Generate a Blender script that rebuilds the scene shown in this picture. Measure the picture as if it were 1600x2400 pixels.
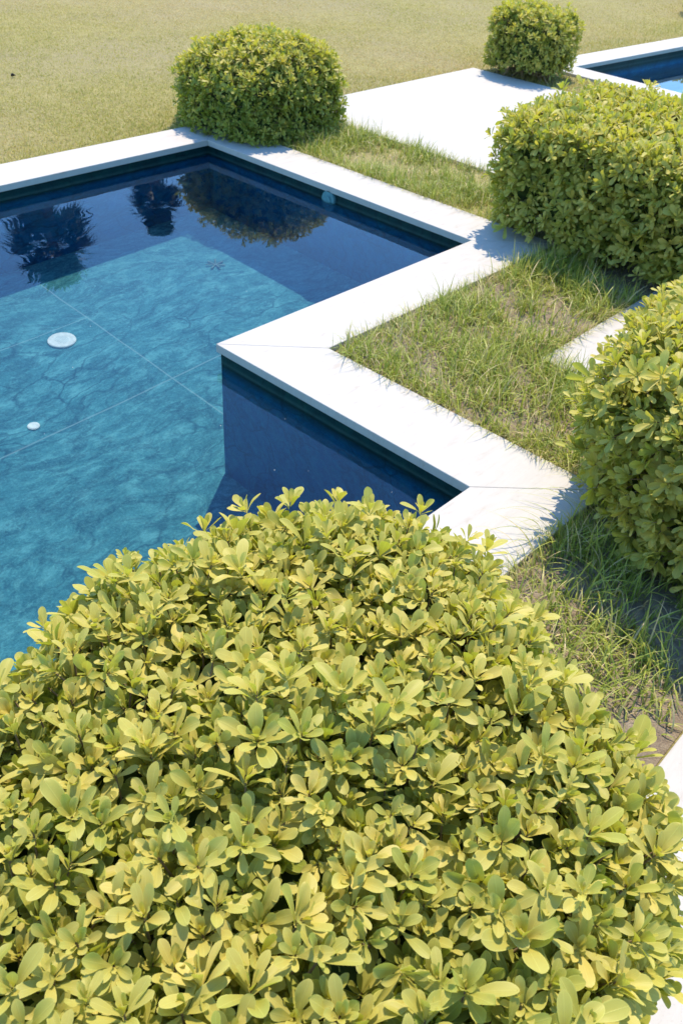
import bpy, bmesh, math, random
import numpy as np
from mathutils import Vector, Matrix, noise as mnoise

random.seed(7)
rng = np.random.default_rng(11)
S = bpy.context.scene
for o in list(bpy.data.objects):
    bpy.data.objects.remove(o)

# ------------------------------------------------------------------ camera
cam_d = bpy.data.cameras.new('camera')
cam = bpy.data.objects.new('camera', cam_d)
S.collection.objects.link(cam)
FW = Vector((0.58821806, 0.50282574, -0.6333765))
RT = Vector((0.68444903, -0.72669026, 0.05874345))
UP = Vector((0.43073081, 0.46806789, 0.77161092))
cam.matrix_world = Matrix(((RT.x, UP.x, -FW.x, 0), (RT.y, UP.y, -FW.y, 0), (RT.z, UP.z, -FW.z, 2.0), (0, 0, 0, 1)))
cam_d.sensor_fit = 'VERTICAL'
cam_d.sensor_height = 36
cam_d.lens = 36 * 1975.4 / 2400
cam_d.clip_start = 0.02
cam_d.clip_end = 2000
cam_d.dof.use_dof = True
cam_d.dof.focus_distance = 2.0
cam_d.dof.aperture_fstop = 9.0
S.camera = cam

# ------------------------------------------------------------------ sky and sun
SUN_EL = math.radians(66)
SUN_AZ = math.atan2(0.85, 0.52)
world = bpy.data.worlds.new('World')
S.world = world
world.use_nodes = True
wn = world.node_tree
bg = wn.nodes['Background']
sky = wn.nodes.new('ShaderNodeTexSky')
sky.sky_type = 'NISHITA'
sky.sun_disc = False
sky.sun_elevation = SUN_EL
sky.sun_rotation = SUN_AZ
sky.air_density = 1.0
sky.dust_density = 0.25
sky.ozone_density = 1.0
hs = wn.nodes.new('ShaderNodeHueSaturation'); hs.inputs['Saturation'].default_value = 1.2
tint = wn.nodes.new('ShaderNodeMix'); tint.data_type = 'RGBA'; tint.blend_type = 'MULTIPLY'; tint.inputs[0].default_value = 1; tint.inputs[7].default_value = (1.08, 1.26, 1.38, 1)
wn.links.new(sky.outputs[0], hs.inputs['Color']); wn.links.new(hs.outputs[0], tint.inputs[6]); wn.links.new(tint.outputs[2], bg.inputs[0])
bg.inputs[1].default_value = 0.15
sd = bpy.data.lights.new('sun', 'SUN')
sd.energy = 3.25
sd.angle = math.radians(0.5)
sd.color = (1.0, 0.87, 0.69)
try:
    sd.cycles.is_caustics_light = True
except Exception:
    pass
sun = bpy.data.objects.new('sun', sd)
S.collection.objects.link(sun)
sv = Vector((math.sin(SUN_AZ) * math.cos(SUN_EL), math.cos(SUN_AZ) * math.cos(SUN_EL), math.sin(SUN_EL)))
sun.rotation_euler = sv.to_track_quat('Z', 'Y').to_euler()
sun.location = sv * 30
S.view_settings.view_transform = 'Standard'
S.view_settings.look = 'None'
S.view_settings.exposure = 1.05
S.view_settings.gamma = 1
S.cycles.max_bounces = 10
S.cycles.transmission_bounces = 8
S.cycles.transparent_max_bounces = 8
S.cycles.caustics_refractive = True
S.cycles.caustics_reflective = False
S.cycles.blur_glossy = 0.3
S.cycles.sample_clamp_indirect = 6.0

ZW = -0.107          # water level, coping top is z = 0
ZF = ZW - 1.2        # pool floor


# ------------------------------------------------------------------ helpers
def nvec(p):
    p = Vector(p)
    return Vector((mnoise.noise(p), mnoise.noise(p + Vector((17.3, 5.1, 9.7))), mnoise.noise(p + Vector((-8.4, 31.7, 3.3)))))


def tag(o, label=None, cat=None, group=None, kind=None):
    if label: o['label'] = label
    if cat: o['category'] = cat
    if group: o['group'] = group
    if kind: o['kind'] = kind
    return o


def empty(name, loc=(0, 0, 0)):
    o = bpy.data.objects.new(name, None)
    o.location = loc
    S.collection.objects.link(o)
    return o


RECV = ('drain_cover', 'grate_bar', 'floor_inlet', 'dead_sprig', 'pool_wall', 'pool_floor')
def link(name, me, mat, parent=None):
    o = bpy.data.objects.new(name, me)
    S.collection.objects.link(o)
    if mat: me.materials.append(mat)
    if name in RECV: o.cycles.is_caustics_receiver = True
    if parent:
        o.parent = parent
        o.matrix_parent_inverse = Matrix.Translation(-Vector(parent.location))
    return o


def npmesh(name, V, F, mat, parent=None, smooth=True, attrs=None, uv=None):
    """V (n,3); F (m,k) faces of constant size k"""
    V = np.ascontiguousarray(V, dtype=np.float32)
    F = np.ascontiguousarray(F, dtype=np.int32)
    me = bpy.data.meshes.new(name)
    m, k = F.shape
    me.vertices.add(len(V)); me.vertices.foreach_set('co', V.ravel())
    me.loops.add(m * k); me.loops.foreach_set('vertex_index', F.ravel())
    me.polygons.add(m); me.polygons.foreach_set('loop_start', np.arange(0, m * k, k, dtype=np.int32))
    me.update(calc_edges=True)
    me.polygons.foreach_set('use_smooth', np.full(m, smooth))
    for nm, arr in (attrs or {}).items():
        a = me.attributes.new(nm, 'FLOAT', 'POINT')
        a.data.foreach_set('value', np.ascontiguousarray(arr, dtype=np.float32))
    if uv is not None:
        a = me.attributes.new('leaf_uv', 'FLOAT_VECTOR', 'POINT')
        u3 = np.zeros((len(V), 3), np.float32); u3[:, :2] = uv
        a.data.foreach_set('vector', u3.ravel())
    me.validate()
    return link(name, me, mat, parent)


class NT:
    def __init__(s, name):
        s.m = bpy.data.materials.new(name); s.m.use_nodes = True
        s.t = s.m.node_tree; s.b = s.t.nodes['Principled BSDF']; s.out = s.t.nodes['Material Output']
    def n(s, typ, **k):
        x = s.t.nodes.new(typ)
        for a, v in k.items():
            if a.startswith('i_'): x.inputs[a[2:].replace('_', ' ')].default_value = v
            else: setattr(x, a, v)
        return x
    def l(s, a, b): s.t.links.new(a, b)
    def coord(s, scale=(1, 1, 1), rot=(0, 0, 0)):
        g = s.n('ShaderNodeNewGeometry'); mp = s.n('ShaderNodeMapping')
        mp.inputs['Scale'].default_value = scale; mp.inputs['Rotation'].default_value = rot
        s.l(g.outputs['Position'], mp.inputs['Vector']); return mp.outputs[0]
    def noise(s, vec, scale, detail=4, rough=.55, dist=0):
        x = s.n('ShaderNodeTexNoise'); x.inputs['Scale'].default_value = scale; x.inputs['Detail'].default_value = detail
        x.inputs['Roughness'].default_value = rough; x.inputs['Distortion'].default_value = dist
        if vec is not None: s.l(vec, x.inputs['Vector'])
        return x.outputs['Fac']
    def ramp(s, fac, stops, interp='LINEAR'):
        r = s.n('ShaderNodeValToRGB'); e = r.color_ramp.elements; r.color_ramp.interpolation = interp
        while len(e) < len(stops): e.new(.5)
        for i, (p, c) in enumerate(stops):
            e[i].position = p; e[i].color = (c[0], c[1], c[2], 1) if hasattr(c, '__len__') else (c, c, c, 1)
        s.l(fac, r.inputs[0]); return r.outputs[0]
    def mix(s, fac, a, b, mode='MIX'):
        x = s.n('ShaderNodeMix', data_type='RGBA', blend_type=mode)
        for sock, v in ((x.inputs[0], fac), (x.inputs[6], a), (x.inputs[7], b)):
            if isinstance(v, (int, float)): sock.default_value = v
            elif isinstance(v, tuple): sock.default_value = (*v, 1)
            else: s.l(v, sock)
        return x.outputs[2]
    def math(s, op, a, b=None, c=None, clamp=False):
        x = s.n('ShaderNodeMath', operation=op, use_clamp=clamp)
        for i, v in enumerate((a, b, c)):
            if v is None: continue
            if isinstance(v, (int, float)): x.inputs[i].default_value = v
            else: s.l(v, x.inputs[i])
        return x.outputs[0]
    def bump(s, h, strength=.3, dist=.01):
        x = s.n('ShaderNodeBump'); x.inputs['Strength'].default_value = strength; x.inputs['Distance'].default_value = dist
        s.l(h, x.inputs['Height']); s.l(x.outputs[0], s.b.inputs['Normal'])
    def attr(s, name):
        x = s.n('ShaderNodeAttribute', attribute_name=name); return x


def mat_leaf(name, young, old, rough=.33, trans=.42):
    s = NT(name)
    t = s.attr('tint').outputs['Fac']
    uv = s.attr('leaf_uv').outputs['Vector']
    sep = s.n('ShaderNodeSeparateXYZ'); s.l(uv, sep.inputs[0])
    av = s.math('ABSOLUTE', sep.outputs['Y'])
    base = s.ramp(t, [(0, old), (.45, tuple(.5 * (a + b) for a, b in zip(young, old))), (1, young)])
    nz = s.noise(s.coord(), 60, 3)
    base = s.mix(s.math('MULTIPLY', nz, .35), base, tuple(c * .7 for c in young), 'MIX')
    rib = s.math('SUBTRACT', 1, s.math('MULTIPLY', av, 14), clamp=True)
    rib2 = s.math('MULTIPLY', s.math('SUBTRACT', av, .86), 5, clamp=True)
    edge = s.math('MULTIPLY', s.math('MAXIMUM', s.math('MULTIPLY', rib, .55), rib2), .6)
    pale = tuple(min(.8, c * 1.3 + .03) for c in young)
    col = s.mix(edge, base, pale)
    s.l(col, s.b.inputs['Base Color'])
    s.b.inputs['Roughness'].default_value = rough
    s.b.inputs['Specular IOR Level'].default_value = .35
    vein = s.noise(s.coord(), 160, 2)
    s.bump(s.math('ADD', s.math('MULTIPLY', rib, -1), s.math('MULTIPLY', vein, .3)), .25, .0015)
    tr = s.n('ShaderNodeBsdfTranslucent')
    s.l(s.mix(1.0, col, (.9, 1.0, .3), 'MULTIPLY'), tr.inputs[0])
    mx = s.n('ShaderNodeMixShader'); mx.inputs[0].default_value = trans
    s.l(s.b.outputs[0], mx.inputs[1]); s.l(tr.outputs[0], mx.inputs[2]); s.l(mx.outputs[0], s.out.inputs[0])
    return s.m


def mat_grass(name, c0, c1, dry):
    s = NT(name)
    t = s.attr('tint').outputs['Fac']
    col = s.ramp(t, [(0, c0), (.55, c1), (.72, dry), (1, tuple(min(1, c * 1.25) for c in dry))])
    s.l(col, s.b.inputs['Base Color']); s.b.inputs['Roughness'].default_value = .45
    s.b.inputs['Specular IOR Level'].default_value = .35
    tr = s.n('ShaderNodeBsdfTranslucent'); s.l(col, tr.inputs[0])
    mx = s.n('ShaderNodeMixShader'); mx.inputs[0].default_value = .35
    s.l(s.b.outputs[0], mx.inputs[1]); s.l(tr.outputs[0], mx.inputs[2]); s.l(mx.outputs[0], s.out.inputs[0])
    return s.m


def mat_stone():
    s = NT('pale_travertine')
    v1 = s.noise(s.coord((3, 14, 6), (0, 0, .25)), 2.2, 7, .65, .6)
    v2 = s.noise(s.coord(), 1.7, 5, .6)
    v3 = s.noise(s.coord(), 130, 3)
    col = s.ramp(v1, [(.28, (.385, .335, .275)), (.40, (.425, .395, .345)), (.6, (.445, .42, .37))])
    col = s.mix(s.math('MULTIPLY', s.math('SUBTRACT', v2, .58, clamp=True), 3.0, clamp=True), col, (.45, .37, .325))
    col = s.mix(s.math('MULTIPLY', s.math('SUBTRACT', v3, .62, clamp=True), 4, clamp=True), col, (.34, .31, .28))
    s.l(col, s.b.inputs['Base Color']); s.b.inputs['Roughness'].default_value = .75
    s.b.inputs['Specular IOR Level'].default_value = .25
    s.bump(s.math('ADD', v1, s.math('MULTIPLY', v3, .5)), .12, .002)
    return s.m


def mat_pool(floor=True):
    s = NT('green_marble_floor' if floor else 'dark_marble_wall')
    P = s.coord()
    warp = s.n('ShaderNodeTexNoise'); warp.inputs['Scale'].default_value = 1.1; warp.inputs['Detail'].default_value = 3
    s.l(P, warp.inputs['Vector'])
    wv = s.n('ShaderNodeVectorMath', operation='MULTIPLY_ADD')
    s.l(warp.outputs['Color'], wv.inputs[0]); wv.inputs[1].default_value = (.45, .45, .2); s.l(P, wv.inputs[2])
    rot = s.n('ShaderNodeMapping'); rot.inputs['Rotation'].default_value = (0, 0, .55); rot.inputs['Scale'].default_value = (1, 2.0, 1)
    s.l(wv.outputs[0], rot.inputs[0])
    def veins(scale, width):
        n = s.n('ShaderNodeTexNoise'); n.inputs['Scale'].default_value = scale; n.inputs['Detail'].default_value = 6; n.inputs['Roughness'].default_value = .6
        s.l(rot.outputs[0], n.inputs['Vector'])
        a = s.math('ABSOLUTE', s.math('SUBTRACT', n.outputs['Fac'], .5))
        return s.math('SUBTRACT', 1, s.math('DIVIDE', a, width), clamp=True)
    v1 = veins(1.6, .035); v2 = veins(4.5, .05)
    cloud = s.noise(rot.outputs[0], 5.5, 7, .72)
    fib = s.noise(rot.outputs[0], 16, 5, .8, .8)
    fine = s.noise(P, 75, 5, .8)
    big = s.noise(P, .55, 2)
    if floor:
        lo, mid, hi, dk = (.018, .110, .140), (.036, .180, .205), (.11, .36, .36), (.010, .065, .100)
    else:
        lo, mid, hi, dk = (.002, .088, .205), (.003, .115, .255), (.008, .19, .30), (.001, .05, .11)
    col = s.ramp(cloud, [(.28, lo), (.5, mid), (.74, hi)])
    col = s.mix(s.math('MULTIPLY', v1, .6), col, dk)
    col = s.mix(s.math('MULTIPLY', v2, .25), col, dk)
    col = s.mix(s.math('MULTIPLY', s.math('SUBTRACT', fib, .52, clamp=True), 3.2, clamp=True), col, hi)
    col = s.mix(s.math('MULTIPLY', s.math('SUBTRACT', .47, fib, clamp=True), 3.2, clamp=True), col, dk)
    col = s.mix(s.math('MULTIPLY', s.math('SUBTRACT', fine, .5, clamp=True), 2.2, clamp=True), col, hi)
    col = s.mix(s.math('MULTIPLY', s.math('SUBTRACT', .5, fine, clamp=True), 1.8, clamp=True), col, dk)
    vo = s.n('ShaderNodeTexVoronoi', feature='DISTANCE_TO_EDGE'); vo.inputs['Scale'].default_value = 2.6; vo.inputs['Randomness'].default_value = 1
    wv2 = s.n('ShaderNodeVectorMath', operation='MULTIPLY_ADD')
    w2n = s.n('ShaderNodeTexNoise'); w2n.inputs['Scale'].default_value = 3.2; w2n.inputs['Detail'].default_value = 5; s.l(P, w2n.inputs['Vector'])
    s.l(w2n.outputs['Color'], wv2.inputs[0]); wv2.inputs[1].default_value = (.55, .55, .3); s.l(rot.outputs[0], wv2.inputs[2]); s.l(wv2.outputs[0], vo.inputs['Vector'])
    vl = s.math('SUBTRACT', 1, s.math('MULTIPLY', vo.outputs['Distance'], 26), clamp=True)
    msk = s.math('MULTIPLY', s.math('SUBTRACT', s.noise(P, 1.3, 3), .38, clamp=True), 4, clamp=True)
    col = s.mix(s.math('MULTIPLY', s.math('MULTIPLY', vl, msk), .9), col, dk)
    if floor:
        sep = s.n('ShaderNodeSeparateXYZ'); s.l(P, sep.inputs[0])
        def grout(ax, off, per, w):
            q = s.math('WRAP', s.math('SUBTRACT', sep.outputs[ax], off), per / 2, -per / 2)
            return s.math('LESS_THAN', s.math('ABSOLUTE', q), w)
        left = s.math('LESS_THAN', sep.outputs['X'], 2.69)
        g = s.math('MAXIMUM', grout('X', 2.69, 3.68, .005), s.math('MAXIMUM', grout('Y', 3.74, 3.68, .0055), s.math('MULTIPLY', grout('Y', 4.64, 3.68, .004), left)))
        col = s.mix(s.math('MULTIPLY', g, .4), col, (.22, .36, .36))
    else:
        sep = s.n('ShaderNodeSeparateXYZ'); s.l(P, sep.inputs[0])
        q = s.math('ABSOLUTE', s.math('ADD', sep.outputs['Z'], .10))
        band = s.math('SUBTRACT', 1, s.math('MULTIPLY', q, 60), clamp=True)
        col = s.mix(s.math('MULTIPLY', s.math('ADD', sep.outputs['Z'], .21), 12, clamp=True), col, s.mix(1.0, col, (.7, .24, .12), 'MULTIPLY'))  # blue haze of the water put into the stone colour, left dark near the top
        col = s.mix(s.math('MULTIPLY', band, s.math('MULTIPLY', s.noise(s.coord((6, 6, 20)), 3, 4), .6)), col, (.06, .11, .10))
    s.l(col, s.b.inputs['Base Color']); s.b.inputs['Roughness'].default_value = .8 if floor else .45
    s.b.inputs['Specular IOR Level'].default_value = .1 if floor else .15
    return s.m


def mat_water():
    s = NT('clear_water')
    s.t.nodes.remove(s.b)
    g = s.n('ShaderNodeBsdfGlass'); g.inputs['IOR'].default_value = 1.333; g.inputs['Roughness'].default_value = 0
    g.inputs['Color'].default_value = (.93, .98, 1, 1)
    s.l(g.outputs[0], s.out.inputs[0])
    return s.m


def mat_simple(name, col, rough=.6, var=.25, scale=40, spec=.4):
    s = NT(name)
    n = s.noise(s.coord(), scale, 4)
    c = s.ramp(n, [(.3, tuple(x * (1 - var) for x in col)), (.7, tuple(min(1, x * (1 + var)) for x in col))])
    s.l(c, s.b.inputs['Base Color']); s.b.inputs['Roughness'].default_value = rough
    s.b.inputs['Specular IOR Level'].default_value = spec
    s.bump(n, .2, .004)
    return s.m


def mat_ground():
    s = NT('lawn_soil')
    P = s.coord()
    a = s.noise(P, .55, 5, .6); b = s.noise(P, 9, 6, .7); c = s.noise(P, 90, 4, .7)
    col = s.ramp(b, [(.3, (.22, .165, .06)), (.5, (.33, .27, .085)), (.68, (.42, .34, .12))])
    gr = s.ramp(c, [(.35, (.14, .15, .05)), (.65, (.38, .34, .17))])
    col = s.mix(.5, col, gr)
    col = s.mix(s.math('MULTIPLY', s.math('SUBTRACT', a, .42, clamp=True), 2.5, clamp=True), col, (.30, .25, .145))
    s.l(col, s.b.inputs['Base Color']); s.b.inputs['Roughness'].default_value = .95
    s.b.inputs['Specular IOR Level'].default_value = .1
    s.bump(s.math('ADD', b, c), .8, .02)
    return s.m


def mat_soil():
    s = NT('dry_soil')
    P = s.coord()
    b = s.noise(P, 25, 6, .7); c = s.noise(P, 160, 4, .7)
    col = s.ramp(b, [(.3, (.16, .11, .065)), (.55, (.33, .25, .155)), (.75, (.48, .39, .27))])
    col = s.mix(s.math('MULTIPLY', c, .5), col, (.36, .28, .20))
    s.l(col, s.b.inputs['Base Color']); s.b.inputs['Roughness'].default_value = .95
    s.bump(s.math('ADD', b, c), 1, .015)
    return s.m


M = dict(stone=mat_stone(), floor=mat_pool(True), wall=mat_pool(False), water=mat_water(), ground=mat_ground(), soil=mat_soil(),
         leaf=mat_leaf('yellow_green_leaf', (.70, .57, .145), (.30, .36, .05), .5),
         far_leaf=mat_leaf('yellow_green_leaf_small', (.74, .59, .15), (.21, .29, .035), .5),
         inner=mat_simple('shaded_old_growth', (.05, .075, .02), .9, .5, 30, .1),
         twig=mat_simple('brown_twig', (.20, .14, .07), .8),
         grass=mat_grass('weedy_grass', (.21, .28, .032), (.46, .47, .085), (.58, .46, .23)),
         lawn=mat_grass('dry_lawn_grass', (.30, .31, .045), (.48, .40, .09), (.52, .38, .16)),
         white=mat_simple('white_plastic', (.50, .58, .52), .5, .15),
         grate=mat_simple('grey_plastic', (.35, .48, .46), .6, .1),
         inlet=mat_simple('pale_teal_plastic', (.10, .24, .25), .5, .15),
         deadleaf=mat_simple('dead_leaf', (.10, .20, .20), .8),
         dark=mat_simple('dark_earth', (.025, .02, .016), .9),
         palm=mat_simple('palm_frond', (.045, .075, .025), .5, .4, 8),
         bark=mat_simple('palm_bark', (.14, .10, .07), .9, .4, 6))


# ------------------------------------------------------------------ flat slabs
def slab(name, poly, z1, z0, mat, parent=None, bevel=.004):
    bm = bmesh.new()
    vs = [bm.verts.new((x, y, z1)) for x, y in poly]
    f = bm.faces.new(vs)
    if f.normal.z < 0: f.normal_flip()
    r = bmesh.ops.extrude_face_region(bm, geom=[f])
    for v in [g for g in r['geom'] if isinstance(g, bmesh.types.BMVert)]: v.co.z = z0
    bmesh.ops.recalc_face_normals(bm, faces=bm.faces)
    if bevel:
        top = [e for e in bm.edges if all(abs(v.co.z - z1) < 1e-6 for v in e.verts)]
        bmesh.ops.bevel(bm, geom=top, offset=bevel, segments=2, affect='EDGES', profile=.5)
    me = bpy.data.meshes.new(name); bm.to_mesh(me); bm.free()
    return link(name, me, mat, parent)


def off_poly(p, q, r, d):
    """corner of the polyline p-q-r moved d to its left"""
    a = (Vector(q) - Vector(p)).normalized(); b = (Vector(r) - Vector(q)).normalized()
    na = Vector((-a.y, a.x)); nb = Vector((-b.y, b.x))
    n = (na + nb); n *= d / (1 + na.dot(nb)); return (q[0] + n.x, q[1] + n.y)


W = .387; TH = .042
def build_pool(root, inner, z_f, coping_w=W, arcs=None):
    """inner = closed ring of the pool's water edge, walked with the coping on the left hand"""
    n = len(inner)
    outer = [off_poly(inner[i - 1], inner[i], inner[(i + 1) % n], coping_w) for i in range(n)]
    wall = [off_poly(inner[i - 1], inner[i], inner[(i + 1) % n], .016) for i in range(n)]
    for i in range(n):
        j = (i + 1) % n
        a, b, c, d = Vector(inner[i]), Vector(inner[j]), Vector(outer[j]), Vector(outer[i])
        t = (b - a).normalized() * .0003
        a2, b2, c2, d2 = a + t, b - t, c - t, d + t
        slab('coping_stone', [tuple(a2), tuple(b2), tuple(c2), tuple(d2)], 0, -TH, M['stone'], root, .0035)
    for i in range(n):
        j = (i + 1) % n
        p, q = wall[i], wall[j]
        nseg = 1
        V = np.array([(p[0], p[1], -TH - .001), (q[0], q[1], -TH - .001), (q[0], q[1], z_f - .05), (p[0], p[1], z_f - .05)])
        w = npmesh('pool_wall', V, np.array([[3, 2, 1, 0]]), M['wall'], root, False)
        w.cycles.is_caustics_receiver = True
    bm = bmesh.new(); bm.faces.new([bm.verts.new((x, y, z_f)) for x, y in wall])
    bmesh.ops.triangulate(bm, faces=bm.faces)
    for f in bm.faces:
        if f.normal.z < 0: f.normal_flip()
    me = bpy.data.meshes.new('pool_floor'); bm.to_mesh(me); bm.free()
    fl = link('pool_floor', me, M['floor'], root); fl.cycles.is_caustics_receiver = True
    return outer, wall


def water_mesh(name, rects, z, step, label, amp):
    V = []; F = []; idx = {}
    def vid(x, y):
        k = (round(x, 4), round(y, 4))
        if k not in idx:
            idx[k] = len(V)
            h = amp * (mnoise.noise((x * 3.0, y * 3.0, 0)) + .45 * mnoise.noise((x * 8 + 3, y * 8, 4)))
            V.append((x, y, z + h))
        return idx[k]
    for xs, ys in rects:
        for i in range(len(xs) - 1):
            for j in range(len(ys) - 1):
                F.append((vid(xs[i], ys[j]), vid(xs[i + 1], ys[j]), vid(xs[i + 1], ys[j + 1]), vid(xs[i], ys[j + 1])))
    o = npmesh(name, np.array(V), np.array(F), M['water'])
    o.cycles.is_caustics_caster = True
    tag(o, label, None, kind='structure')
    return o

X0 = -3.0
POOL = [(X0, 1.352), (X0, 5.46), (4.435, 5.46), (4.435, 2.886), (2.346, 2.886), (2.346, 1.352)]
pool = empty('swimming_pool', (1, 3.4, 0))
tag(pool, 'large L-shaped pool with white stone coping, blue-green marble floor and still water', 'swimming pool')
build_pool(pool, POOL, ZF)
e = .016
def lin(a, b, step): return list(np.linspace(a, b, max(2, int(abs(b - a) / step) + 1)))
xa = lin(X0 - e, 2.346 + e, .04); ya = lin(1.352 - e, 2.886 - e, .04); yb = lin(2.886 - e, 5.46 + e, .04); xb = lin(2.346 + e, 4.435 + e, .04)
water_mesh('pool_water', [(xa, ya), (xa, yb), (xb, yb)], ZW, .04, 'still clear water filling the large pool', .0006)

def rot2(x, y, a=-.062, cx=9.6, cy=5.25):
    c, s_ = math.cos(a), math.sin(a); dx, dy = x - cx, y - cy
    return (cx + dx * c - dy * s_, cy + dx * s_ + dy * c)
P2 = [rot2(9.62, 2.4), rot2(9.62, 5.25), rot2(13.6, 5.25), rot2(13.6, 2.4)]
pool2 = empty('swimming_pool', (12.5, 4, 0))
tag(pool2, 'second pool with narrow white coping at the upper right edge, behind the hedges', 'swimming pool')
build_pool(pool2, P2, ZF, .36)
w2 = [off_poly(P2[i - 1], P2[i], P2[(i + 1) % 4], .016) for i in range(4)]
V2 = np.array([(x, y, -.20) for x, y in w2])
o = npmesh('pool_water', V2, np.array([[3, 2, 1, 0]]), M['water']); o.cycles.is_caustics_caster = True
tag(o, 'clear water filling the second pool at the upper right', None, kind='structure')

# ------------------------------------------------------------------ ground sheet with the two pool openings left out
ZG = -.03
def ground():
    def inside(x, y):
        if X0 - .3 < x < 4.435 + .3 and 2.886 - .3 < y < 5.46 + .3: return True
        if X0 - .3 < x < 2.346 + .3 and 1.352 - .3 < y < 2.9: return True
        return False
    m = .3
    xs = [-300, X0 - m, 2.346 + m, 4.435 + m, 9.35, 13.7, 300]
    ys = [-300, 1.352 - m, 2.1, 2.886 - m, 5.3, 5.46 + m, 300]
    V = []; F = []; idx = {}
    def vid(x, y):
        k = (x, y)
        if k not in idx: idx[k] = len(V); V.append((x, y, ZG))
        return idx[k]
    for i in range(len(xs) - 1):
        for j in range(len(ys) - 1):
            cx, cy = (xs[i] + xs[i + 1]) / 2, (ys[j] + ys[j + 1]) / 2
            if inside(cx, cy) or (9.35 < cx < 13.7 and 2.1 < cy < 5.3): continue
            F.append((vid(xs[i], ys[j]), vid(xs[i + 1], ys[j]), vid(xs[i + 1], ys[j + 1]), vid(xs[i], ys[j + 1])))
    o = npmesh('ground', np.array(V, float), np.array(F), M['ground'], smooth=False)
    tag(o, 'dry sandy lawn ground around the pools', kind='structure')
ground()
tag(slab('soil_bed', [(2.735, -.6), (5.66, -.6), (5.66, 2.48), (2.735, 2.48)], ZG + .004, ZG - .05, M['soil'], None, 0), 'bare dry soil showing between the weeds beside the pool', kind='structure')
tag(slab('soil_strip', [(1.2, .22), (2.73, .22), (2.73, .962), (1.2, .962)], ZG + .004, ZG - .05, M['soil'], None, 0), 'bare soil strip between the pool coping and the near paving', kind='structure')
tag(slab('terrace', [(5.68, 2.6), (8.47, 2.6), rot2(8.47, 5.80), (5.68, 5.83)], -.004, -.06, M['stone'], None, .004), 'large white paved terrace between the pools', kind='structure')
tag(slab('paving', [(3.47, .5), (4.75, .5), (4.75, 1.745), (3.47, 1.745)], -.006, -.06, M['stone'], None, .004), 'small white stone slab half hidden behind the right hedge', kind='structure')
tag(slab('walkway', [(-4, -3), (7, -3), (7, .212), (-4, .212)], -.002, -.06, M['stone'], None, .004), 'white paved walkway at the lower right corner', kind='structure')


# ------------------------------------------------------------------ hedges
def smooth_ring(pts, n=96, it=2):
    P = [np.array(p, float) for p in pts]
    for _ in range(it):
        Q = []
        for i in range(len(P)):
            a, b = P[i], P[(i + 1) % len(P)]
            Q += [a * .75 + b * .25, a * .25 + b * .75]
        P = Q
    P = np.array(P)
    if np.sum(P[:, 0] * np.roll(P[:, 1], -1) - np.roll(P[:, 0], -1) * P[:, 1]) < 0: P = P[::-1]
    d = np.r_[0, np.cumsum(np.linalg.norm(np.roll(P, -1, 0) - P, axis=1))]
    P = np.vstack([P, P[:1]]); t = np.linspace(0, d[-1], n, endpoint=False)
    return np.stack([np.interp(t, d, P[:, 0]), np.interp(t, d, P[:, 1])], 1)


def hull(pts, h, r, z0=.06, taper=.1, dome=.04, amp=.03, seed=0, n=96, it=2, slope=(0, 0)):
    """a clipped-hedge body: footprint ring lofted up the sides, rounded over the rim, closed over a domed top"""
    ring = smooth_ring(pts, n, it); c = ring.mean(0); rel = ring - c; R = np.linalg.norm(rel, axis=1).mean()
    prof = []
    for k in range(9):
        t = k / 8; prof.append((z0 + (h - r - z0) * t, 1 - taper * (1 - t) ** 1.5, 0))
    for k in range(1, 9):
        a = k / 8 * math.pi / 2; prof.append((h - r + r * math.sin(a), 1 - r * (1 - math.cos(a)) / R, 0))
    s1 = prof[-1][1]
    for k in range(1, 12):
        s = s1 * (1 - k / 11 * .985); prof.append((h, s, 0))
    V = []
    for z, s, _ in prof:
        p = c + rel * s
        zz = np.full(n, z)
        V.append(np.c_[p, zz])
    V = np.concatenate(V)
    q = (V[:, :2] - c) / R; rr = (q ** 2).sum(1)
    V[:, 2] -= dome * np.minimum(rr, 1.3) * np.clip(V[:, 2] / h, 0, 1)
    V[:, 2] += (q[:, 0] * slope[0] + q[:, 1] * slope[1]) * np.clip(V[:, 2] / h, 0, 1)
    for i in range(len(V)):
        p = Vector(V[i]) * 3.2 + Vector((seed * 13.1, 0, 0)); d = nvec(p); d2 = nvec(p * 2.7)
        V[i] += np.array(d) * amp * 1.3 + np.array(d2) * amp * .7
    F = []
    L = len(prof)
    for j in range(L - 1):
        for i in range(n):
            F.append((j * n + i, j * n + (i + 1) % n, (j + 1) * n + (i + 1) % n, (j + 1) * n + i))
    return V, np.array(F), c


def norm(a): return a / (np.linalg.norm(a, axis=-1, keepdims=True) + 1e-12)


def sample(V, F, N, seed=0):
    T = np.concatenate([F[:, [0, 1, 2]], F[:, [0, 2, 3]]])
    A, B, C = V[T[:, 0]], V[T[:, 1]], V[T[:, 2]]
    cr = np.cross(B - A, C - A); ar = np.linalg.norm(cr, axis=1)
    area = ar.sum() / 2
    if N < 1e-9: return None
    cnt = int(N * area)
    idx = rng.choice(len(T), cnt, p=ar / ar.sum())
    u, v = rng.random(cnt), rng.random(cnt); m = u + v > 1; u[m], v[m] = 1 - u[m], 1 - v[m]
    P = A[idx] + (B - A)[idx] * u[:, None] + (C - A)[idx] * v[:, None]
    return P, norm(cr[idx])


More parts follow.
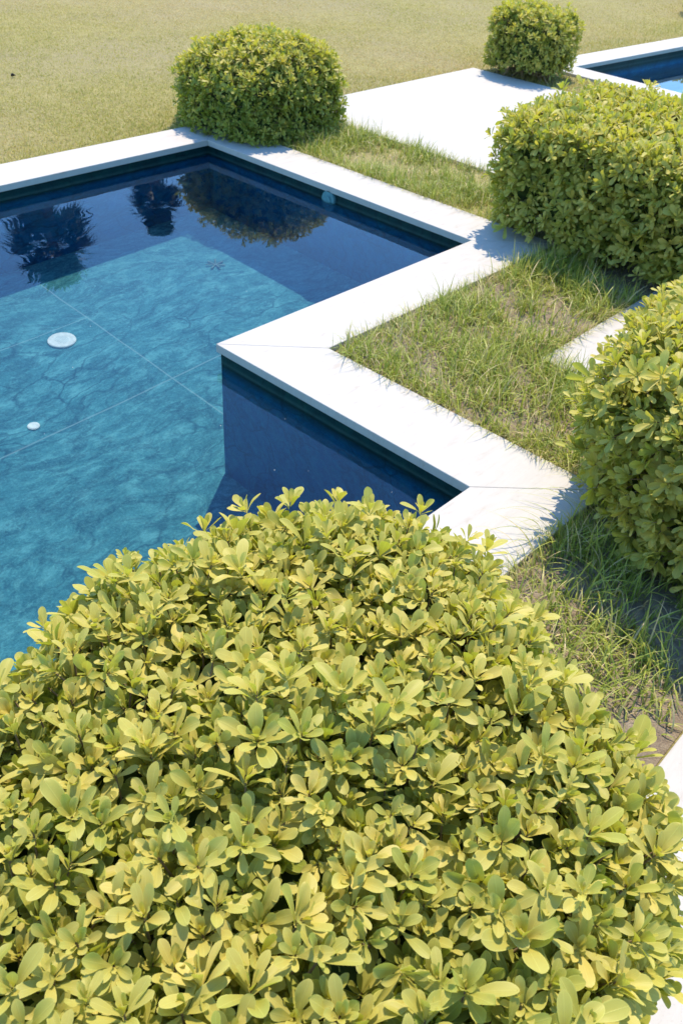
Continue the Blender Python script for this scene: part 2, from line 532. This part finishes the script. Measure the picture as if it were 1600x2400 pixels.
def poisson(P, Nn, d):
    """drop points closer than d to an earlier one (grid hash)"""
    keep = []; g = {}
    for i, p in enumerate(P):
        k = (int(math.floor(p[0] / d)), int(math.floor(p[1] / d)), int(math.floor(p[2] / d))); ok = True
        for a in (-1, 0, 1):
            for b in (-1, 0, 1):
                for c in (-1, 0, 1):
                    for j in g.get((k[0] + a, k[1] + b, k[2] + c), ()):
                        if ((P[j] - p) ** 2).sum() < d * d: ok = False; break
                    if not ok: break
                if not ok: break
            if not ok: break
        if ok: g.setdefault(k, []).append(i); keep.append(i)
    keep = np.array(keep, int); return P[keep], Nn[keep]


LODS = {}
def template(nu, nv):
    u = np.linspace(0, 1, nu); v = np.linspace(-1, 1, nv)
    if nu >= 7: u = np.concatenate([np.linspace(0, .78, nu - 4), [.87, .94, .98, 1.0]])
    elif nu > 4: u = np.concatenate([np.linspace(0, .8, nu - 2), [.93, 1.0]])
    U, Vv = np.meshgrid(u, v, indexing='ij')
    F = []
    for i in range(nu - 1):
        for j in range(nv - 1):
            a = i * nv + j; F.append((a, a + nv, a + nv + 1, a + 1))
    return U.ravel(), Vv.ravel(), np.array(F)


def leaf_width(u):
    """obovate outline: narrow stalk, widest at two thirds, blunt rounded tip"""
    x = np.array([0, .06, .2, .4, .6, .75, .86, .93, .975, 1.0]); y = np.array([.10, .12, .34, .66, .93, 1.0, .90, .68, .40, .10])
    return np.interp(u, x, y)


def leaves(name, O, D, N, L, Wd, bend, cup, tint, lod, mat, parent):
    U, Vv, F = template(*lod)
    n, K = len(O), len(U)
    Sd = norm(np.cross(D, N)); N = np.cross(Sd, D)
    w = leaf_width(U)
    lat = Vv * w
    tw = rng.normal(0, .22, n)[:, None]              # slight twist and wave
    wave = rng.normal(0, .03, n)[:, None] * np.sin(U * 7 + rng.random(n)[:, None] * 6) * np.abs(Vv)
    X = (U[None] * L[:, None])
    Y = lat[None] * Wd[:, None]
    Z = -bend[:, None] * (U[None] ** 2) * L[:, None] + cup[:, None] * np.abs(lat[None]) ** 1.5 * Wd[:, None] + tw * U[None] * lat[None] * Wd[:, None] + wave * L[:, None]
    P = O[:, None] + D[:, None] * X[..., None] + Sd[:, None] * Y[..., None] + N[:, None] * Z[..., None]
    FF = (F[None] + (np.arange(n) * K)[:, None, None]).reshape(-1, 4)
    uv = np.stack([np.tile(U, n), np.tile(Vv, n)], 1)
    return npmesh(name, P.reshape(-1, 3), FF, mat, parent, True, {'tint': np.repeat(tint, K)}, uv)


def rosettes(P, N, leafL, nl, up, jitter, lodpar, young=.75, side=.72):
    """whorls of leaves at shoot tips; returns leaf arrays"""
    n = len(P)
    ax = norm(N * (1 - up) + np.array([0, 0, 1.]) * up + rng.normal(0, jitter, (n, 3)))
    ref = norm(np.cross(ax, np.array([.3, .2, .93]) + rng.normal(0, .1, (n, 3)))); ref2 = np.cross(ax, ref)
    size = np.clip(rng.normal(1, .18, n), .6, 1.5); ph = rng.random(n) * 6.28
    yg = np.clip(rng.normal(young, .18, n) * (side + (1 - side) * np.clip(N[:, 2] * 1.2, 0, 1)), 0, 1)  # new growth on top; sides tinted darker, face shade put into the colour
    O = []; D = []; NN = []; L = []; Wd = []; B = []; C = []; T = []
    for k in range(nl):
        f = k / (nl - 1)                       # 0 = inner small, 1 = outer
        live = rng.random(n) < (1.0 if k < nl - 3 else .75)
        a = ph + k * 2.39996 + rng.normal(0, .25, n)
        tilt = np.radians(10 + 46 * f ** .8) + rng.normal(0, .16, n)
        rad = ref * np.cos(a)[:, None] + ref2 * np.sin(a)[:, None]
        d = norm(ax * np.cos(tilt)[:, None] + rad * np.sin(tilt)[:, None])
        up_n = norm(ax * np.sin(tilt)[:, None] - rad * np.cos(tilt)[:, None])
        # leaves turn their upper side somewhat to the light
        up_n = norm(up_n + np.array([0, 0, .25]) + rng.normal(0, .12, (n, 3)))
        l = leafL * size * (.45 + .55 * min(1, f * 1.5)) * rng.uniform(.8, 1.2, n)
        o = P - ax * (leafL * .42 * f)[..., None] if np.ndim(f) else P - ax * leafL * .42 * f
        o = o + rad * .0015
        sel = live
        O.append(o[sel]); D.append(d[sel]); NN.append(up_n[sel]); L.append(l[sel])
        Wd.append((l * rng.uniform(.15, .205, n))[sel])
        B.append(rng.normal(.06 + .16 * f, .10, n)[sel]); C.append(rng.uniform(.10, .5, n)[sel])
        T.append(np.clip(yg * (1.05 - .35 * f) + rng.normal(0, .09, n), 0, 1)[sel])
    return [np.concatenate(x) for x in (O, D, NN, L, Wd, B, C, T)], ax


def tubes(name, A, B, r0, r1, mat, parent, sides=4):
    n = len(A); d = norm(B - A); ref = norm(np.cross(d, np.array([.21, .93, .3]))); r2 = np.cross(d, ref)
    V = []
    for P, r in ((A, r0), (B, r1)):
        for k in range(sides):
            t = k * 2 * math.pi / sides
            V.append(P + (ref * math.cos(t) + r2 * math.sin(t)) * r)
    V = np.stack(V, 1).reshape(-1, 3); F = []
    for k in range(sides):
        F.append((k, (k + 1) % sides, sides + (k + 1) % sides, sides + k))
    FF = (np.array(F)[None] + (np.arange(n) * 2 * sides)[:, None, None]).reshape(-1, 4)
    return npmesh(name, V, FF, mat, parent)


def hedge(label, cat, ring, h, r, leafL, lod, spacing, seed, mat='leaf', nl=12, up=.35, young=.72, group=None, side=.72, **hk):
    V, F, c = hull(ring, h, r, seed=seed, **hk)
    root = empty('clipped_shrub', (c[0], c[1], ZG)); tag(root, label, cat, group)
    P, N = sample(V, F, 2.6 / spacing ** 2)
    P, N = poisson(P, N, spacing)
    lay = rng.random(len(P))
    # small-scale unevenness of the clipped face, shoots sit at slightly different depths
    Pt = P - N * (rng.uniform(0, .9, len(P)) * leafL * 1.0)[:, None]
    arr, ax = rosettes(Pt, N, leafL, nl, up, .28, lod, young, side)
    # second, deeper and older layer
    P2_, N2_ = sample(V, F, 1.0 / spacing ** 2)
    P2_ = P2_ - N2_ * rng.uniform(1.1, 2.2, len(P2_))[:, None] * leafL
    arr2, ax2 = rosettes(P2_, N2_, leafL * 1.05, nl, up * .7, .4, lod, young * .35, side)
    # loose shoots standing proud of the face
    m = rng.random(len(P)) < .07
    arr3, ax3 = rosettes(P[m] + norm(N[m] + [0, 0, .6]) * (rng.uniform(.2, .8, m.sum()) * leafL)[:, None], N[m], leafL, nl - 2, min(1, up + .2), .2, lod, young, side)
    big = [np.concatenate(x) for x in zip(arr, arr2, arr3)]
    # nothing may dip below the ground
    ok = big[0][:, 2] > ZG + .012
    big = [x[ok] for x in big]
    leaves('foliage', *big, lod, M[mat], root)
    # twigs from the body to the shoot tips
    A = np.concatenate([Pt, P2_]); dirs = np.concatenate([ax, ax2]); nn = np.concatenate([N, N2_])
    B0 = A - norm(dirs * .6 + nn * .6) * rng.uniform(.07, .14, len(A))[:, None]
    B0[:, 2] = np.maximum(B0[:, 2], ZG + .01)
    tubes('twigs', B0, A, .0028, .0016, M['twig'], root)
    # main stems rising from the ground inside the body
    ns = 26
    base = np.c_[c + rng.normal(0, 1, (ns, 2)) * .18, np.full(ns, ZG - .01)]
    k = rng.choice(len(P), ns); top = P[k] - N[k] * .12
    tubes('stems', base, top, .012, .005, M['twig'], root, 6)
    # dense old growth in the middle, the inner shade put into its dark colour
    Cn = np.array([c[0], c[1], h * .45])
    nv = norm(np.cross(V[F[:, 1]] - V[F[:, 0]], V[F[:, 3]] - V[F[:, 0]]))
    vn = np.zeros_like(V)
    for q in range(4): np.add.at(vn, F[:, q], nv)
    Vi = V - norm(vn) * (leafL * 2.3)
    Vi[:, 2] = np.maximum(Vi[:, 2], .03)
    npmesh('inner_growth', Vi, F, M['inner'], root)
    return root, V


HI, MID, LOW = (10, 5), (7, 5), (5, 3)
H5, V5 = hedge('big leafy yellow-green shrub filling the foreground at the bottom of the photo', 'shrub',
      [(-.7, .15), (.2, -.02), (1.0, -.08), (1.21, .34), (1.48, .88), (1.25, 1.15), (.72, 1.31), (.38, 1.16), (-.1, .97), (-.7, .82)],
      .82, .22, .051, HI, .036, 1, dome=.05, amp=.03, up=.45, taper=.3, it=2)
H4, V4 = hedge('tall clipped shrub at the right edge, between the grass patch and the foreground shrub', 'shrub',
      [(2.24, .25), (2.28, .78), (2.46, 1.05), (2.80, 1.20), (3.7, 1.20), (3.85, .4), (3.7, -.35), (2.3, -.35)],
      .77, .20, .060, MID, .048, 2, dome=.06, amp=.035, up=.35, taper=.12)
H3, V3 = hedge('large boxy clipped hedge on the right beside the terrace, with a flat top', 'hedge',
      [(4.55, 1.25), (4.55, 2.80), (4.65, 3.05), (5.2, 3.10), (6.15, 3.0), (6.15, 1.05), (4.75, 1.02)],
      .75, .13, .060, LOW, .053, 3, dome=.02, amp=.03, up=.3, taper=.08, it=2)
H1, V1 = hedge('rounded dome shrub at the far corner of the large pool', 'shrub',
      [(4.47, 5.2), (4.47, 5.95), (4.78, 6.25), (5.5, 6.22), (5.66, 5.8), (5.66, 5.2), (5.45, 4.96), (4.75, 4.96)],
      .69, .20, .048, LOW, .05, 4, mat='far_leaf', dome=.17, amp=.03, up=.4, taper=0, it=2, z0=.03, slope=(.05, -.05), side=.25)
H2, V2_ = hedge('small squarish shrub farthest back, between the terrace and the second pool', 'shrub',
      [(8.30, 5.1), (8.35, 5.8), (9.1, 5.85), (9.28, 5.3), (9.15, 4.92), (8.5, 4.92)],
      .66, .16, .048, LOW, .055, 5, mat='far_leaf', dome=.06, amp=.04, up=.4, taper=.06)


# ------------------------------------------------------------------ grass
def blades(name, P, L, Wd, lean, tint, mat, nseg, heading=None):
    n = len(P)
    az = rng.random(n) * 2 * math.pi if heading is None else heading
    H = np.stack([np.cos(az), np.sin(az), np.zeros(n)], 1); Sd = np.stack([-np.sin(az + rng.normal(0, .6, n)), np.cos(az), np.zeros(n)], 1); Sd = norm(Sd)
    V = []; t = np.linspace(0, 1, nseg + 1)
    for k, u in enumerate(t):
        ang = lean * u * .9 + .12 * lean
        # arc length integral, roughly
        x = L * u * np.sin(ang); z = L * u * np.cos(ang)
        c = P + H * x[:, None]; c[:, 2] += np.maximum(z, .001)
        w = Wd * (1 - u ** 1.6) if k < nseg else Wd * .04
        V.append(c - Sd * w[:, None]); V.append(c + Sd * w[:, None])
    V = np.stack(V, 1); K = V.shape[1]
    F = np.array([(2 * k, 2 * k + 1, 2 * k + 3, 2 * k + 2) for k in range(nseg)])
    FF = (F[None] + (np.arange(n) * K)[:, None, None]).reshape(-1, 4)
    return npmesh(name, V.reshape(-1, 3), FF, mat, None, True, {'tint': np.repeat(tint, K)})


def fld(P, s, o=0):
    return np.array([mnoise.noise((x * s + o, y * s - o, o)) for x, y in P[:, :2]])


def rect_pts(rects, dens):
    out = []
    for x0, x1, y0, y1 in rects:
        n = int((x1 - x0) * (y1 - y0) * dens)
        out.append(np.c_[rng.uniform(x0, x1, n), rng.uniform(y0, y1, n), np.full(n, ZG)])
    return np.concatenate(out)

# weedy patch beside the pool
P = rect_pts([(2.75, 4.9, .9, 2.47), (1.25, 2.75, .24, .95), (2.2, 3.4, -.3, .95), (4.83, 5.67, 2.9, 5.8)], 7500)
f = fld(P, 2.4, 3) + .5 * fld(P, 7, 9)
m = ~((P[:, 0] > 3.46) & (P[:, 1] < 1.75) & (P[:, 1] > .5)) & (rng.random(len(P)) < np.clip(.68 + 2.0 * f, .15, 1))
P = P[m]; f = f[m]
bare = ((P[:, 1] < .95) & (P[:, 0] > 1.4) & (P[:, 0] < 2.75) & (rng.random(len(P)) < .45))
P = P[~bare]; f = f[~bare]
nb = len(P)
L_ = np.clip(rng.gamma(4, .019, nb) * (1 + f * .7), .02, .22)
tint = np.clip(rng.beta(2, 2.2, nb) * .72 - f * .25 + (rng.random(nb) < .13) * .5, 0, 1)
tag(blades('grass', P, L_, rng.uniform(.0016, .0042, nb), rng.uniform(.1, 1.5, nb), tint, M['grass'], 4),
    'green and straw-coloured weedy grass beside the large pool', kind='stuff')
# creeping runners and long stalks that lean out over the coping
def edge_pts(segs, dens):
    out = []; hd = []
    for x0, y0, x1, y1, az in segs:
        n = int(math.hypot(x1 - x0, y1 - y0) * dens); t = rng.random(n)
        out.append(np.c_[x0 + (x1 - x0) * t, y0 + (y1 - y0) * t, np.full(n, ZG)]); hd.append(np.full(n, az) + rng.normal(0, .8, n))
    return np.concatenate(out), np.concatenate(hd)
pi = math.pi
P, hd = edge_pts([(2.76, 1.0, 2.76, 2.4, pi), (2.78, 2.46, 4.8, 2.46, pi / 2), (1.9, .93, 2.75, .93, pi / 2), (4.84, 2.9, 4.84, 5.8, pi), (2.77, .95, 2.77, 1.5, pi), (3.46, .9, 3.46, 1.7, 0), (3.46, 1.76, 4.4, 1.76, -pi / 2), (5.66, 3, 5.66, 5.8, 0)], 420)
P[:, :2] += rng.normal(0, .025, (len(P), 2)); P[:, 2] = -.02
nb = len(P)
tag(blades('grass', P, rng.uniform(.03, .11, nb), rng.uniform(.0010, .0022, nb), rng.uniform(.2, 1.45, nb), np.clip(rng.beta(2, 2, nb), 0, 1), M['grass'], 4, hd),
    'ragged grass fringe creeping over the stone edges', kind='stuff')
# taller tufts
cs = [(3.0, 1.1), (3.2, 1.75), (3.75, 2.3), (4.1, 2.4), (3.45, 1.9), (4.25, 2.42), (3.85, 1.85), (3.05, 1.5), (3.1, 1.35), (3.35, 1.6), (3.3, 1.15), (3.6, 1.9), (3.9, 2.1), (4.05, 2.3), (3.5, 2.2), (2.95, 1.7), (2.6, .75), (2.35, .8), (2.45, .6), (2.75, .9), (2.2, .65), (4.3, 2.0), (4.2, 1.85), (2.1, .45), (2.3, .35), (4.35, 2.3), (3.15, 1.9)]
PP = []; LL = []; HH = []
for x, y in cs:
    k = 34; a = rng.normal(0, .055, (k, 2)); PP.append(np.c_[x + a[:, 0], y + a[:, 1], np.full(k, ZG)]); LL.append(rng.uniform(.09, .24, k)); 
PP = np.concatenate(PP); LL = np.concatenate(LL); nb = len(PP)
tag(blades('grass', PP, LL, rng.uniform(.0022, .0046, nb), rng.uniform(.15, 1.3, nb), np.clip(rng.beta(2, 3, nb) + (rng.random(nb) < .08) * .5, 0, 1), M['grass'], 6),
    'taller grass tufts standing in the weedy patch', kind='stuff')

# long runners lying over the coping corner by the right hedge
nb = 60
P = np.c_[rng.uniform(2.15, 2.85, nb), rng.uniform(.84, 1.02, nb), np.full(nb, -.015)]
tag(blades('grass', P, rng.uniform(.12, .30, nb), rng.uniform(.0016, .003, nb), rng.uniform(.9, 1.42, nb), np.clip(rng.beta(2, 2, nb), 0, 1), M['grass'], 7, rng.normal(2.4, .7, nb)),
    'long grass runners lying across the coping corner by the right shrub', kind='stuff')

# lawn
P = rect_pts([(1.6, 8.4, 5.86, 14), (8.4, 19, 5.84, 14), (8.5, 9.25, 3.5, 5.8), (9.25, 15, 5.2, 5.84)], 6500)
P = P[~((P[:, 0] > 9.2) & (P[:, 1] < 5.625 - .062 * (P[:, 0] - 9.26)))]
P = P[rng.random(len(P)) < np.clip(1.25 - np.hypot(P[:, 0], P[:, 1]) / 16, .3, 1)]
# only ground the photo looks at
fw = np.array(FW); rt = np.array(RT); upv = np.array(UP)
d = P - np.array([0, 0, 2.0]); w = d @ fw
m = (w > 0) & (np.abs(d @ rt) / w < .5) & (d @ upv / w < .66)
P = P[m]
f = fld(P, .8, 2) + .6 * fld(P, 3, 5)
edge = np.exp(-np.maximum(P[:, 1] - 5.86, 0) / .35)
m = rng.random(len(P)) < np.clip(.75 + .5 * f + edge * .4, .25, 1); P, f, edge = P[m], f[m], edge[m]
nb = len(P)
tint = np.clip(.50 + rng.normal(0, .16, nb) + .35 * fld(P, .3, 8) - f * .22 - edge * .25 + .1 * np.clip((P[:, 0] - 4) / 6, 0, 1), 0, 1)
tag(blades('lawn', P, rng.uniform(.012, .028, nb) * (1 + edge * 1.0), rng.uniform(.0015, .003, nb), rng.uniform(.3, 1.4, nb), tint, M['lawn'], 2),
    'short dry yellow-green lawn beyond the pools', 'lawn', kind='stuff')


# ------------------------------------------------------------------ fittings and small things
def disc(name, loc, r, h, mat, parent=None, seg=32, bevel=.004, axis='Z'):
    bm = bmesh.new()
    bmesh.ops.create_cone(bm, cap_ends=True, segments=seg, radius1=r, radius2=r, depth=h)
    ed = [e_ for e_ in bm.edges if all(v.co.z > 0 for v in e_.verts)]
    bmesh.ops.bevel(bm, geom=ed, offset=bevel, segments=2, affect='EDGES')
    if axis == 'X': bmesh.ops.rotate(bm, verts=bm.verts, matrix=Matrix.Rotation(-pi / 2, 3, 'Y'))
    bmesh.ops.translate(bm, verts=bm.verts, vec=loc)
    me = bpy.data.meshes.new(name); bm.to_mesh(me); bm.free()
    return link(name, me, mat, parent)

dr = disc('drain_cover', (2.41, 4.50, ZF + .012), .088, .022, M['white'], pool)
dr['label'] = 'round white drain cover on the pool floor'
for k in range(7):
    x = -.036 + k * .012
    b_ = bmesh.new(); bmesh.ops.create_cube(b_, size=1)
    bmesh.ops.scale(b_, verts=b_.verts, vec=(.004, 2 * math.sqrt(max(.0001, .044 ** 2 - x * x)), .003))
    bmesh.ops.translate(b_, verts=b_.verts, vec=(2.41 + x, 4.50, ZF + .0235))
    me = bpy.data.meshes.new('grate_bar'); b_.to_mesh(me); b_.free()
    link('grate_bar', me, M['grate'], dr)
nz = disc('floor_inlet', (1.81, 3.86, ZF + .008), .033, .016, M['white'], pool); nz['label'] = 'small round white inlet cap on the pool floor'
il = disc('wall_inlet', (4.435 + .006, 4.14, -.098), .062, .02, M['inlet'], pool, axis='X'); il['label'] = 'round pale fitting on the pool wall at the waterline'
disc('inlet_ring', (4.435 - .008, 4.14, -.098), .034, .012, M['inlet'], il, axis='X')

# dead sprig on the pool floor
L3 = [(3.82, 4.78)]
A = []; Bq = []
for k in range(7):
    a = k * .9; A.append((3.82, 4.67, ZF + .012)); Bq.append((3.82 + math.cos(a) * .07, 4.67 + math.sin(a) * .07, ZF + .02 + .01 * (k % 2)))
sp = tubes('dead_sprig', np.array(A), np.array(Bq), .005, .009, M['deadleaf'], None)
tag(sp, 'small dead sprig lying on the sunlit pool floor', 'sprig')

# dark clod on the lawn
bm = bmesh.new(); bmesh.ops.create_icosphere(bm, subdivisions=2, radius=.02)
for v in bm.verts: v.co += Vector(nvec(v.co * 40)) * .012; v.co.z *= .7
me = bpy.data.meshes.new('earth_clod'); bm.to_mesh(me); bm.free()
o = link('earth_clod', me, M['dark']); o.location = (4.27, 8.06, -.005)
tag(o, 'small dark clod of earth on the lawn left of the dome shrub', 'clod')

# pale petals floating on the water
bm = bmesh.new(); bmesh.ops.create_circle(bm, cap_ends=True, segments=7, radius=.0045)
bmesh.ops.solidify(bm, geom=bm.faces[:], thickness=.0015)
me = bpy.data.meshes.new('petal'); bm.to_mesh(me); bm.free()
first = None
spots = [(1.95, 2.05), (2.05, 1.95), (1.88, 1.75), (2.2, 1.62), (3.0, 3.4), (3.5, 4.2), (2.6, 4.6), (1.8, 3.3), (1.4, 2.9), (2.1, 3.6), (3.9, 3.7), (4.1, 4.4), (2.25, 2.3), (2.0, 2.45)]
for i, (x, y) in enumerate(spots):
    if first is None: o = first = link('petal', me, M['white'])
    else: o = first.copy(); S.collection.objects.link(o)
    o.location = (x, y, ZW + .0022); o.rotation_euler.z = i * 1.3; s_ = .35 + .3 * random.random(); o.scale = (s_, s_ * .7, 1)
    tag(o, 'tiny pale petal floating on the water of the large pool', 'petal', 'petals floating on the pool')


# ------------------------------------------------------------------ palms beyond the lawn, seen mirrored in the water
def palm(az, el, dist, rad, label, seed):
    r_ = np.random.default_rng(seed)
    x, y = math.sin(az) * dist, math.cos(az) * dist; h = math.tan(el) * dist - 2.2
    root = empty('palm_tree', (x, y, ZG)); tag(root, label, 'palm tree', None)
    segs = 10; A = []; B = []; ra = []; 
    zs = np.linspace(ZG, h, segs + 1)
    A = np.array([(x, y, z) for z in zs[:-1]]); B = np.array([(x, y, z + .002) for z in zs[1:]])
    tubes('trunk', A, B, .22, .19, M['bark'], root, 12)
    O = []; D = []; N = []; L = []
    # fan leaves: stalk plus radiating blades
    SA = []; SB = []; TV = []; TF = []
    for k in range(54):
        a = k * 2.4; e_ = math.radians(r_.uniform(-60, 80)); d = np.array([math.cos(a) * math.cos(e_), math.sin(a) * math.cos(e_), math.sin(e_)])
        l = rad * r_.uniform(.35, .55); c = np.array([x, y, h]); tip = c + d * l; SA.append(c); SB.append(tip)
        side = norm(np.cross(d, [0, 0, 1.])); upn = np.cross(side, d)
        for j in range(17):
            b = (j / 16 - .5) * 3.9; dd = d * math.cos(b) + side * math.sin(b) + upn * .1; dd = dd / np.linalg.norm(dd)
            ll = rad * .55 * r_.uniform(.8, 1.1) * (1 - .25 * abs(b) / 2); e2 = tip + dd * ll; e2[2] -= .25 * ll
            wv = norm(np.cross(dd, upn)) * rad * .035; i0 = len(TV)
            mid = tip + dd * ll * .5
            TV += [tip, mid - wv, e2, mid + wv]; TF.append((i0, i0 + 1, i0 + 2, i0 + 3))
    tubes('leaf_stalks', np.array(SA), np.array(SB), .02, .012, M['palm'], root)
    npmesh('fronds', np.array(TV), np.array(TF), M['palm'], root, False)
palm(math.radians(28.6), math.radians(21.6), 30, 1.75, 'tall fan palm mirrored at the left of the pool water', 1)
palm(math.radians(35.5), math.radians(19.6), 38, 1.45, 'smaller fan palm mirrored beside the dome shrub reflection', 2)

hedge('low clipped hedge past the second pool, dark in its water reflection', 'hedge',
      [(14.5, 5.8), (14.5, 6.6), (17.5, 6.6), (17.5, 5.8)], .55, .12, .05, LOW, .08, 6, mat='far_leaf', dome=.02, amp=.03, taper=.05)
